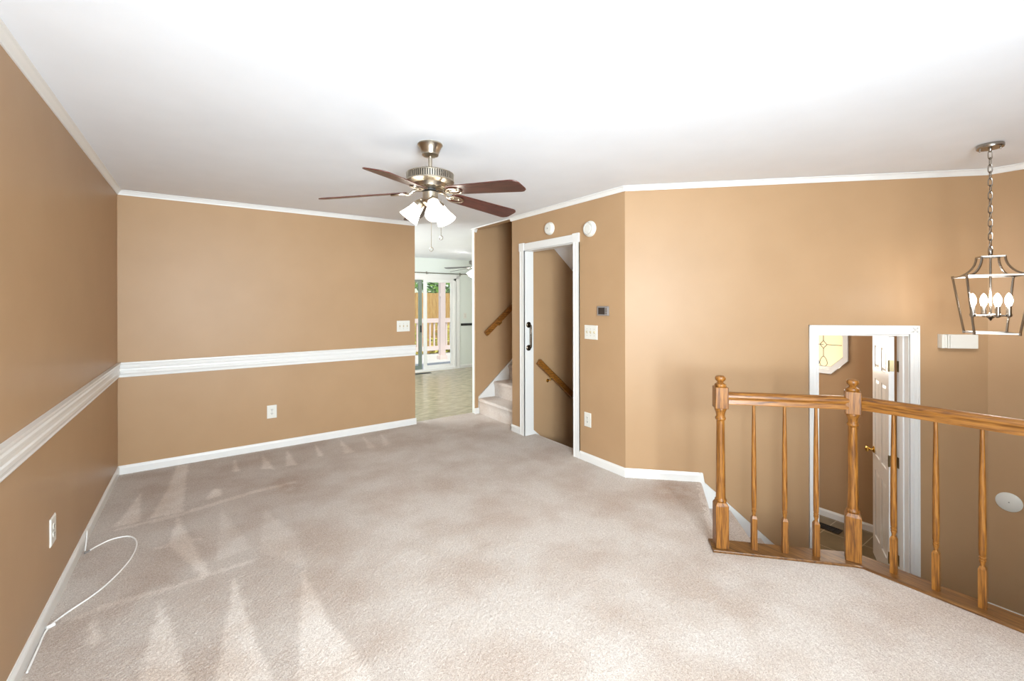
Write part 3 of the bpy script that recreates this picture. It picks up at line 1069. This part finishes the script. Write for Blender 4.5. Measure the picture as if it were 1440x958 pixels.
# ------------------------------------------------------------------ lantern pendant
def lantern():
    px_, py_ = 4.028, 0.508
    r = thing('pendant_lantern', 'nickel open-cage lantern with four lit candle bulbs hanging on a chain over the foyer', 'pendant light', (px_, py_, 0))
    PA = math.atan2(py_, px_) - PI / 2
    A0 = PA - math.radians(30)
    MB().lathe([(.061, CZ - .001), (.063, CZ - .006), (.063, CZ - .020), (.060, CZ - .026), (.010, CZ - .028)], 36).build('canopy', NICKEL, r, False, True)
    for s in (-1, 1):
        q = MB().lathe([(.004, CZ - .027), (.005, CZ - .036), (.003, CZ - .040)], 10).build('canopy_screw', NICKEL, r, False, True)
        q.location = (.044 * s * math.cos(PA), .044 * s * math.sin(PA), 0)
    mb = MB()
    mb.lathe([(.009, CZ - .028), (.007, CZ - .046), (.004, CZ - .050)], 12)
    mb.build('chain_loop', NICKEL, r, False, True)
    ch = MB()
    z = CZ - .044
    k = 0
    while z > 1.80:
        pts = []
        for q in range(20):
            t = 2 * PI * q / 20
            a, b = .0095 * math.cos(t), .021 * math.sin(t)
            b += .006 * (1 if b > 0 else -1) if abs(b) > 1e-6 else 0
            ang = 0.5 if k % 2 else 0.5 + PI / 2
            pts.append((a * math.cos(ang), a * math.sin(ang), z - .024 + b))
        ch.tube(pts, .0027, 6, True)
        z -= .0425
        k += 1
    ch.build('chain', NICKEL, r, False, True)
    top, midz, bot = 1.760, 1.640, 1.285
    rT, rM, rB = .071, .198, .137

    def ring(rad, z_, rr=.0062):
        pts = [(rad * math.cos(A0 + PI / 2 * i), rad * math.sin(A0 + PI / 2 * i), z_) for i in range(4)]
        m_ = MB()
        for i in range(4):
            m_.tube([pts[i], pts[(i + 1) % 4]], rr, square=True)
        return m_, pts
    m1, p1 = ring(rT, top)
    m1.tube([p1[0], p1[2]], .005, square=True)
    m1.tube([p1[1], p1[3]], .005, square=True)
    m1.build('top_frame', NICKEL, r, False)
    m2, p2 = ring(rM, midz)
    m2.build('middle_frame', NICKEL, r, False)
    m3, p3 = ring(rB, bot)
    m3.build('bottom_frame', NICKEL, r, False)
    proto = None
    for i in range(4):
        a = A0 + PI / 2 * i
        if proto is None:
            mb = MB()
            arc = []
            for q in range(11):
                t = q / 10 * PI / 2
                arc.append((rT + (rM - rT) * (1 - math.cos(t)), 0, top - (top - midz) * math.sin(t)))
            mb.tube(arc, .0062, square=True)
            mb.tube([(rM, 0, midz), (rB, 0, bot)], .0062, square=True)
            mb.tube([(rM, 0, midz - .008), (rM, 0, midz + .010)], .0075, 8)
            mb.tube([(rB, 0, bot - .010), (rB, 0, bot + .008)], .0075, 8)
            proto = mb.build('corner_bar', NICKEL, r, False)
            proto.rotation_euler = (0, 0, a)
        else:
            dup(proto, r, rz=a)
    st = MB()
    st.lathe([(.008, 1.812), (.011, 1.806), (.011, 1.775), (.006, 1.768), (.0055, 1.41), (.013, 1.405), (.020, 1.398), (.022, 1.388), (.018, 1.380), (.010, 1.374), (.006, 1.366), (.002, 1.360)], 20)
    st.build('stem', NICKEL, r, False, True)
    R0 = PA + math.radians(21)
    arm = None
    for i in range(4):
        a = R0 + PI / 2 * i
        if arm is None:
            mb = MB()
            mb.tube([(.015, 0, 1.392), (.074, 0, 1.392), (.082, 0, 1.400)], .0055, 8)
            mb.lathe([(.004, 1.380), (.013, 1.386), (.016, 1.396), (.016, 1.402), (.0125, 1.404), (.0125, 1.452), (.010, 1.454)], 16, Matrix.Translation((.082, 0, 0)))
            arm = mb.build('candle_arm', NICKEL, r, False, True)
            bb = MB()
            bb.lathe([(.009, 1.453), (.012, 1.460), (.0165, 1.474), (.0175, 1.486), (.0155, 1.502), (.011, 1.516), (.006, 1.526), (.001, 1.531)], 16, Matrix.Translation((.082, 0, 0)))
            bb.build('bulb', BULB, arm, False, True)
            arm.rotation_euler = (0, 0, a)
        else:
            dup(arm, r, rz=a)


lantern()

# ------------------------------------------------------------------ plates, outlets, detectors
# local frame: x to the viewer's right along the wall, y out of the wall toward the viewer, z up
def wframe(p, right, z):
    r_ = Vector((right[0], right[1], 0)).normalized()
    o_ = Vector((r_.y, -r_.x, 0))                # right-hand of wall, toward the viewer
    M = Matrix.Identity(4)
    for i in range(3):
        M[i][0], M[i][1], M[i][2] = r_[i], o_[i], (0, 0, 1)[i]
    M[0][3], M[1][3], M[2][3] = p[0], p[1], z
    return M


def place(o, M):
    o.matrix_world = M


def plate_mb(w, h):
    mb = MB()
    mb.box(-w / 2, w / 2, 0, .004, -h / 2, h / 2)
    mb.box(-w / 2 + .004, w / 2 - .004, 0, .0065, -h / 2 + .004, h / 2 - .004)
    return mb


def switch(label, M, w=.163):
    r = thing('light_switch', label, 'light switch', (0, 0, 0))
    plate_mb(w, .130).build('cover_plate', PLAST, r, False, bevel=.0015)
    pr = None
    for i in (-1, 0, 1):
        mb = MB()
        mb.box(-.0055, .0055, .006, .0075, -.013, .013)
        mb.box(-.004, .004, .0065, .018, -.002, .009)
        o = mb.build('toggle', IVORY, r, False)
        o.location = (i * .046, 0, 0)
    for i in (-1, 0, 1):
        for q in (-1, 1):
            o = MB().lathe([(.003, 0), (.003, .001)], 8, Matrix.Rotation(-PI / 2, 4, 'X')).build('screw', GREY, r, False)
            o.location = (i * .046, .0065, q * .030)
    place(r, M)
    return r


def outlet(label, M, w=.088, h=.132):
    r = thing('wall_outlet', label, 'outlet', (0, 0, 0))
    plate_mb(w, h).build('cover_plate', PLAST, r, False, bevel=.0015)
    for s in (-1, 1):
        mb = MB()
        n = 20
        pl = [(.0165 * math.cos(2 * PI * q / n), max(-.0135, min(.0135, .0165 * math.sin(2 * PI * q / n)))) for q in range(n)]
        mb.prism(pl, .006, .0085, Mxz)
        o = mb.build('receptacle', PLAST, r, False)
        o.location = (0, 0, s * .0195)
        sl = MB()
        sl.box(-.0085, -.0045, .0085, .0092, -.001, .008)
        sl.box(.0045, .0085, .0085, .0092, -.001, .007)
        sl.lathe([(.0028, .0085), (.0028, .0092)], 10, Matrix.Translation((0, 0, -.007)) @ Matrix.Rotation(-PI / 2, 4, 'X'))
        sl.build('slot', SLOT, o, False)
    sc = MB()
    sc.lathe([(.003, .0065), (.003, .0075)], 8, Matrix.Rotation(-PI / 2, 4, 'X'))
    sc.build('screw', GREY, r, False)
    place(r, M)
    return r


ML = lambda y, z: wframe((XL, y), (0, 1), z)
MBk = lambda x, z: wframe((x, YB), (1, 0), z)
MD = lambda y, z: wframe((XD, y), (0, -1), z)
MA = lambda s, z: wframe(along(s), (DA.x, DA.y), z)
MR = lambda y, z: wframe((CX, y), (0, -1), z)
switch('white three-toggle switch plate on the back wall beside the kitchen opening', MBk(1.976, 1.205))
switch('white three-toggle switch plate under the thermostat on the door wall', MD(2.878, 1.207), .165)
outlet('white duplex outlet low on the back wall below the chair rail', MBk(0.578, 0.378))
outlet('white duplex outlet on the left wall above the loose cable', ML(3.030, 0.380), .092, .136)
outlet('white duplex outlet on the door wall right of the basement doorway', MD(2.923, 0.391))

r = thing('thermostat', 'small grey thermostat with a dark screen above the switch plate', 'thermostat', (0, 0, 0))
MB().box(-.062, .066, 0, .022, -.042, .042).build('case', GREY, r, False, bevel=.004)
MB().box(-.045, .032, .0215, .0235, -.030, .030).build('screen', SCREEN, r, False)
mb = MB()
for q in (-.018, 0, .018):
    mb.box(.042, .056, .022, .0245, q - .005, q + .005)
mb.build('button', NICKEL, r, False)
place(r, MD(2.722, 1.406))


def detector(label, y, z, rad, ringed):
    r = thing('smoke_detector', label, 'smoke detector', (0, 0, 0))
    Ry = Matrix.Rotation(-PI / 2, 4, 'X')
    MB().lathe([(rad, 0), (rad, .010), (rad * .97, .014)], 40, Ry).build('mounting_base', PLAST, r, False, True)
    if ringed:
        MB().lathe([(rad * .90, .012), (rad * .90, .026), (rad * .80, .036), (rad * .62, .038), (rad * .60, .034), (rad * .50, .034), (rad * .48, .040), (rad * .1, .041)], 40, Ry).build('cover', PLAST, r, False, True)
        mb = MB()
        for k in range(24):
            a = 2 * PI * k / 24
            mb.box(rad * .64, rad * .78, -.0012, .0012, .0362, .0375, Ry @ Matrix.Identity(4) @ Matrix.Rotation(a, 4, 'Z') @ Matrix(((1, 0, 0, 0), (0, 1, 0, 0), (0, 0, 1, 0), (0, 0, 0, 1))))
        mb.bm.clear()
        for k in range(24):
            a = 2 * PI * k / 24
            mb.box(rad * .64, rad * .78, -.0014, .0014, .0368, .0388, Ry @ Matrix.Rotation(a, 4, 'Z'))
        mb.build('vent_slots', GREY, r, False)
    else:
        MB().lathe([(rad * .95, .013), (rad * .93, .024), (rad * .80, .034), (rad * .45, .038), (rad * .12, .039)], 40, Ry).build('cover', PLAST, r, False, True)
        MB().lathe([(.006, .038), (.006, .041)], 14, Ry).build('test_button', GREY, r, False)
    place(r, MD(y, z))


detector('small plain round white detector above the left end of the basement door casing', 3.455, 2.244, .066, False)
detector('larger ringed round white detector by the right corner of the basement door casing', 2.885, 2.162, .074, True)

r = thing('doorbell_chime', 'white rectangular doorbell chime box on the angled wall below the lantern', 'doorbell chime', (0, 0, 0))
MB().box(-.064, .115, 0, .050, -.052, .052).build('cover', PLAST, r, False, bevel=.003)
mb = MB()
mb.box(-.115, -.094, 0, .046, -.052, .052)
mb.box(-.092, -.080, 0, .043, -.050, .050)
mb.box(-.078, -.068, 0, .050, -.052, .052)
mb.build('end_louvre', PLAST, r, False, bevel=.002)
place(r, MA(2.420, 1.183))

r = thing('blank_cover', 'round white blank wall cover low on the right foyer wall', 'wall cover', (0, 0, 0))
Ry = Matrix.Rotation(-PI / 2, 4, 'X')
MB().lathe([(.068, 0), (.068, .003), (.064, .006), (.004, .007)], 44, Ry).build('disc', PLAST, r, False, True)
MB().lathe([(.004, .006), (.004, .009)], 10, Ry).build('screw', GREY, r, False)
place(r, MR(0.515, 0.020))

# grab bar on the doorway lining (lining faces -y, at y = DY1 - .018)
r = thing('grab_bar', 'curved dark metal grab bar on the white lining of the basement doorway', 'grab bar', (XD + .045, DY1 - .018, 1.107))
gp = [(0, 0, .128), (0, -.026, .128)]
for q in range(1, 8):
    t = q / 8 * PI / 2
    gp.append((0, -.026 - .020 * math.sin(t), .128 - .022 * (1 - math.cos(t))))
gp += [(0, -.047, .09), (0, -.047, -.09)]
for q in range(1, 8):
    t = (1 - q / 8) * PI / 2
    gp.append((0, -.026 - .020 * math.sin(t), -.128 + .022 * (1 - math.cos(t))))
gp += [(0, -.026, -.128), (0, 0, -.128)]
MB().tube(gp, .0105, 14).build('bar', BRONZE, r, False, True)
for s in (-1, 1):
    mb = MB()
    mb.lathe([(.033, 0), (.033, .006), (.026, .012), (.016, .015)], 28, Matrix.Translation((0, 0, s * .128)) @ Matrix.Rotation(PI / 2, 4, 'X'))
    mb.build('flange', BRONZE, r, False, True)

# ------------------------------------------------------------------ loose cable on the carpet
r = thing('loose_cable', 'thin white cable looping out across the carpet from the left baseboard', 'cable', (-.45, 3.3, 0))
cp = [(-.574, 2.55), (-.576, 2.70), (-.578, 2.801), (-.572, 2.849), (-.560, 2.883), (-.522, 2.943), (-.459, 3.024), (-.408, 3.117), (-.365, 3.238), (-.336, 3.368), (-.329, 3.502), (-.345, 3.602), (-.379, 3.667), (-.422, 3.687), (-.471, 3.682), (-.521, 3.638), (-.557, 3.589)]
sm = []
for i in range(len(cp) - 1):                     # Catmull-Rom
    p0 = Vector(cp[max(i - 1, 0)]); p1 = Vector(cp[i]); p2 = Vector(cp[i + 1]); p3 = Vector(cp[min(i + 2, len(cp) - 1)])
    for q in range(6):
        t = q / 6
        v = 0.5 * ((2 * p1) + (-p0 + p2) * t + (2 * p0 - 5 * p1 + 4 * p2 - p3) * t * t + (-p0 + 3 * p1 - 3 * p2 + p3) * t ** 3)
        sm.append((v.x, v.y, .0065))
sm.append((*cp[-1], .0065))
MB().tube(sm, .0040, 8).build('cord', CABLE, r, smooth=True)
MB().tube([(-.553, 3.594, .0065), (-.570, 3.572, .0065)], .0052, 10).build('plug', GREY, r, smooth=True)
mb = MB()
mb.tube([(-.580, 2.845, .0075), (-.556, 2.860, .0075)], .0080, 8)
mb.build('cable_clip', CABLE, r, smooth=True)
MB().tube([(-.585, 3.74, .070), (-.580, 3.70, .055), (-.577, 3.66, .03), (-.572, 3.60, .010)], .0035, 8).build('cord_end', CABLE, r, smooth=True)

# ------------------------------------------------------------------ powder-room door
hx, hy = 4.5000, 1.1258
door = thing('door_1', 'white six-panel door standing open into the powder room', 'door', (hx, hy, FZ + .012))
struct(door)
dang = math.radians(24.75)
door.rotation_euler = (0, 0, dang)
DW, DH, DT = .600, 2.03, .035
mb = MB()
# visible face is local +y; built as slab with stiles and rails standing proud of recessed panels
mb.box(0, DW, -DT + .008, -.008, 0, DH)
st = .085
cols = [(st, (DW - .075) / 2), ((DW + .075) / 2, DW - st)]
rows = [(.20, .80), (.93, 1.62), (1.72, 1.92)]
for y0, y1 in ((-.008, 0.0), (-DT, -DT + .008)):
    mb.box(0, st, y0, y1, 0, DH)
    mb.box(DW - st, DW, y0, y1, 0, DH)
    mb.box(cols[0][1], cols[1][0], y0, y1, 0, DH)
    for a, b in ((0, .20), (.80, .93), (1.62, 1.72), (1.92, DH)):
        for c in cols:
            mb.box(c[0], c[1], y0, y1, a, b)
mb.box(0, DW, -DT + .004, -.004, 0, .002)
mb.build('slab', WHITE, door, False)
for c in cols:
    for a, b in rows:
        for side in (0, 1):
            pm = MB()
            e, i_ = .022, .04
            x0, x1 = c[0] + .012, c[1] - .012
            z0, z1 = a + .012, b - .012
            y0, y1 = (-.008, -.001) if side == 0 else (-DT + .008, -DT + .001)
            P = [(x0, y0, z0), (x1, y0, z0), (x1, y0, z1), (x0, y0, z1), (x0 + e, y1, z0 + e), (x1 - e, y1, z0 + e), (x1 - e, y1, z1 - e), (x0 + e, y1, z1 - e)]
            pm._add(P, [(0, 1, 5, 4), (1, 2, 6, 5), (2, 3, 7, 6), (3, 0, 4, 7), (4, 5, 6, 7)])
            pm.build('raised_panel', WHITE, door, False)
for side in (1, -1):
    kb = MB()
    y_ = 0 if side == 1 else -DT
    kb.lathe([(.031, 0), (.031, .004), (.022, .010), (.011, .014), (.010, .032), (.018, .038), (.026, .048), (.027, .056), (.022, .064), (.008, .068)], 24,
             Matrix.Translation((DW - .062, y_, .965)) @ Matrix.Rotation(-PI / 2 * side, 4, 'X'))
    kb.build('knob', BRASS, door, False, True)
for hz in (.255, 1.030, 1.795):
    hb = MB()
    hb.box(-.0025, .0005, -.033, -.003, hz - .044, hz + .044)
    hb.lathe([(.006, hz - .046), (.006, hz + .046)], 10, Matrix.Translation((-.006, .001, 0)))
    hb.build('hinge', HINGE, door, False)
# hinge leaves on the door lining belong to the lining
mb = MB()
for hz in (.255, 1.030, 1.795):
    z = FZ + .012 + hz
    mb.box(OS1 - .0085, OS1 - .0065, .088, .126, z - .044, z + .044, Ma)
o = mb.build('trim_14', HINGE)
struct(o)

# ------------------------------------------------------------------ eight-sided window
win = thing('window_1', 'eight-sided leaded window with white frame in the powder room', 'window', (XP, OCY, OCZ))
struct(win)


def octring(mb, r_in, r_out, x0, x1):
    ki, ko = r_in / AP, r_out / AP
    n = 8
    P = []
    for x in (x0, x1):
        for k in (ki, ko):
            P += [(x, OCY + a * k, OCZ + b * k) for a, b in octo]
    f = []
    for i in range(n):
        j = (i + 1) % n
        f += [(i, j, n + j, n + i), (2 * n + i, 3 * n + i, 3 * n + j, 2 * n + j), (i, 2 * n + i, 2 * n + j, j), (n + i, n + j, 3 * n + j, 3 * n + i)]
    mb._add(P, f)
    return mb


mb = MB()
octring(mb, AP - .012, AP + .034, XP - .018, XP + .001)
octring(mb, AP + .020, AP + .034, XP - .024, XP - .012)
octring(mb, AP - .013, AP + .001, XP - .015, XP + .085)
mb.build('frame', WHITE, win)
mb = MB()
octring(mb, AP - .032, AP - .010, XP + .060, XP + .085)
mb.build('sash', WHITE, win)
mb = MB()
mb.prism([(OCY + a * .86, OCZ + b * .86) for a, b in octo], XP + .068, XP + .074, Mx)
mb.build('pane', DAYPANE, win)
cy, cz_ = OCY, OCZ
mb = MB()
xl_ = XP + .066
dia = .042
ly = sc_(1.926, 1.02)[0]
def seg(a, b):
    mb.tube([(xl_, a[0], a[1]), (xl_, b[0], b[1])], .003, 6)
for s in (-1, 1):
    y = OCY + s * (OCY - ly)
    zc = sc_(0, 1.022)[1]
    seg((y, OCZ + .22), (y, zc + dia)); seg((y, zc - dia), (y, zc - .13))
    seg((y, zc + dia), (y + dia * .8, zc)); seg((y + dia * .8, zc), (y, zc - dia)); seg((y, zc - dia), (y - dia * .8, zc)); seg((y - dia * .8, zc), (y, zc + dia))
    seg((y + s * dia * .8, zc), (y + s * .17, zc))
    mb.tube([(xl_, y + .034 * math.sin(t) * (1 - .35 * math.cos(t)), zc - .185 + .055 * math.cos(t)) for t in [2 * PI * q / 20 for q in range(20)]], .003, 6, True)
    seg((y, zc), (OCY, zc))
mb.build('leading', LEAD, win)
area('powder_window_daylight', (XP - .03, OCY, OCZ), (-1, 0, -.1), .45, .45, 9, (1, .97, .88))
point('powder_fill', (4.6, 2.5, 1.3), 19, (1, .95, .86), .08)  # added fill light to lift the powder-room wall, no lamp fixture

# floor registers
def register(label, x0, x1, y0, y1, z, along_y):
    r = thing('floor_register', label, 'floor vent', ((x0 + x1) / 2, (y0 + y1) / 2, z))
    mb = MB()
    t = .014
    for a, b, c, d in ((x0, x1, y0, y0 + t), (x0, x1, y1 - t, y1), (x0, x0 + t, y0 + t, y1 - t), (x1 - t, x1, y0 + t, y1 - t)):
        mb.box(a, b, c, d, z, z + .005)
    mb.build('rim', VENT, r)
    mb = MB()
    mb.box(x0 + t, x1 - t, y0 + t, y1 - t, z, z + .001)
    n = 16
    for k in range(n):
        if along_y:
            c = y0 + t + (y1 - y0 - 2 * t) * (k + .5) / n
            mb.box(x0 + t, x1 - t, c - .003, c + .003, z, z + .004)
        else:
            c = x0 + t + (x1 - x0 - 2 * t) * (k + .5) / n
            mb.box(c - .003, c + .003, y0 + t, y1 - t, z, z + .004)
    mb.build('grille', BLACK, r)


register('dark floor register on the powder-room tile by the baseboard', 5.18, 5.305, 1.69, 2.03, FZ, True)
register('dark floor register on the kitchen vinyl before the sliding door', 3.62, 3.97, 8.56, 8.68, 0, False)

# ------------------------------------------------------------------ kitchen: sliding door, rod, plates
sd = thing('door_2', 'white sliding glass door to the deck at the far end of the kitchen', 'door', (3.85, YK, 0))
struct(sd)
mb = MB()
casing(mb, frame((0, YK), (1, 0)), SX0, SX1, SZ1, .085, 0.0)
mb.build('casing', WHITE, sd)
mb = MB()
mb.box(SX0, SX0 + .05, YK, YK + .12, 0, SZ1)
mb.box(SX1 - .05, SX1, YK, YK + .12, 0, SZ1)
mb.box(SX0, SX1, YK, YK + .12, SZ1 - .04, SZ1)
mb.box(SX0, SX1, YK - .02, YK + .12, 0, .045)
mb.build('frame', WHITE, sd)


def panel(x0, x1, y, material, handle_x):
    z0, z1 = .045, SZ1 - .04
    w = .075
    mb = MB()
    mb.box(x0, x0 + w, y, y + .035, z0, z1)
    mb.box(x1 - w, x1, y, y + .035, z0, z1)
    mb.box(x0 + w, x1 - w, y, y + .035, z0, z0 + .08)
    mb.box(x0 + w, x1 - w, y, y + .035, z1 - .05, z1)
    p = mb.build('door_panel', material, sd)
    MB().box(x0 + w, x1 - w, y + .014, y + .020, z0 + .08, z1 - .05).build('pane', GLASS, p)
    if handle_x:
        MB().box(handle_x - .012, handle_x + .012, y - .035, y, .85, 1.0).build('handle', BLACK, p, bevel=.004)


ALU = mat('grey_green_door_edge', (120, 130, 120), 0.4)
panel(3.925, SX1 - .05, YK + .02, WHITE, None)
panel(SX0 + .05, 3.905, YK + .07, ALU, 3.87)

rod = thing('curtain_rod', 'thin nickel curtain rod above the kitchen sliding door', 'curtain rod', (3.9, YK - .08, 2.136))
Rx = Matrix.Rotation(PI / 2, 4, 'Y')
MB().tube([(2.7, YK - .08, 2.136), (4.98, YK - .08, 2.136)], .011, 10).build('rod', NICKEL, rod, smooth=True)
for x in (2.68, 4.99):
    MB().lathe([(.004, -.03), (.018, -.02), (.026, 0), (.018, .02), (.004, .03)], 14, Matrix.Translation((x, YK - .08, 2.136)) @ Rx).build('finial', NICKEL, rod, smooth=True)
for x in (2.85, 3.98, 4.80):
    mb = MB()
    mb.box(x - .012, x + .012, YK - .006, YK, 2.09, 2.17)
    mb.box(x - .006, x + .006, YK - .085, YK, 2.118, 2.128)
    mb.build('bracket', NICKEL, rod)
outlet('pale outlet plate on the kitchen wall above the black rail', wframe((4.93, YK), (1, 0), 1.19), .08, .13)

# ------------------------------------------------------------------ outside
DZK = -.10
struct(MB().box(-3, 14, YK + .12, 12.7, DZK - .1, DZK).build('ground_deck', DECKF))
struct(MB().box(-20, 40, 12.7, 60, -1.4, -1.3).build('ground', ROCK))
pst = thing('porch_post', 'pinkish white porch post with an angled brace on the deck', 'post', (5.55, 11.28, DZK))
MB().box(5.475, 5.625, 11.205, 11.355, DZK, 2.6).build('shaft', DECKW, pst, bevel=.006)
MB().box(5.44, 5.66, 11.17, 11.39, DZK, DZK + .10).build('foot', DECKW, pst, bevel=.006)
mb = MB()
mb.prism([(5.44, 1.70), (5.49, 1.63), (5.63, 1.98), (5.63, 2.12)], 11.20, 11.24, Mxz)
mb.build('brace', DECKW, pst)
dr = thing('deck_railing', 'white baluster railing along the far edge of the deck', 'railing', (5.8, 12.5, DZK))
MB().box(1.0, 11.0, 12.44, 12.56, .88, 1.01).build('top_rail', DECKW, dr)
MB().box(1.0, 11.0, 12.46, 12.54, .02, .15).build('bottom_rail', DECKW, dr)
pb_ = None
for k in range(40):
    x = 4.2 + .14 * k * 1.0
    if x > 9:
        break
    if pb_ is None:
        pb_ = MB().box(-.022, .022, -.022, .022, 0, .74).build('baluster', DECKW, dr, False)
        pb_.location = (x - 5.8, 0, .24)
    else:
        dup(pb_, dr, loc=(x - 5.8, 0, .24))
fn = thing('wooden_fence', 'ochre board fence beyond the deck railing', 'fence', (6.5, 15.5, -1.3))
mb = MB()
for k in range(90):
    x = 1.5 + k * .14
    mb.box(x, x + .132, 15.5, 15.525, -1.3, 1.86 + .03 * rnd.random())
mb.build('board_panel', FENCE, fn)
mb = MB()
for z in (-.8, .4, 1.5):
    mb.box(1.5, 14.1, 15.53, 15.58, z, z + .09)
mb.build('cross_rail', FENCE, fn)


def leafy(name, label, x, y, z0, h, rad, n, material, trunk=True, group=None, size=.16):
    r = thing(name, label, 'tree' if trunk else 'shrub', (x, y, z0), group=group)
    if trunk:
        MB().tube([(x, y, z0), (x + .08, y, z0 + h * .4), (x - .05, y + .05, z0 + h * .8)], [.16, .12, .05], 10).build('trunk', BARK, r, smooth=True)
    mb = MB()
    for _ in range(n):
        v = Vector((rnd.gauss(0, 1), rnd.gauss(0, 1), rnd.gauss(0, 1))).normalized() * (rnd.random() ** .45)
        c = Vector((x + v.x * rad, y + v.y * rad, z0 + h * (.62 if trunk else .5) + v.z * h * (.42 if trunk else .5)))
        a = Vector((rnd.gauss(0, 1), rnd.gauss(0, 1), rnd.gauss(0, 1))).normalized()
        b = a.orthogonal().normalized()
        s = size * (.6 + .8 * rnd.random())
        mb._add([c - a * s, c + b * s * .45, c + a * s, c - b * s * .45], [(0, 1, 2, 3)])
    mb.build('foliage', material, r)
    return r


leafy('tree', 'green tree beyond the fence seen left of the porch post', 5.4, 18.2, -1.3, 6.4, 2.2, 1500, LEAF)
leafy('tree', 'green tree beyond the fence seen right of the porch post', 10.0, 18.4, -1.3, 6.6, 2.2, 1500, LEAF)
leafy('tree', 'tall dark tree filling the gap behind the other trees', 11.5, 24, -1.3, 8.5, 3.6, 1500, LEAF, size=.25)
leafy('shrub', 'yellow-green shrub before the fence left of the porch post', 5.6, 14.4, -1.3, 2.4, .8, 500, LEAF2, False, size=.11)
leafy('shrub', 'yellow-green shrub before the fence right of the porch post', 7.3, 14.6, -1.3, 2.1, .7, 500, LEAF2, False, size=.11)
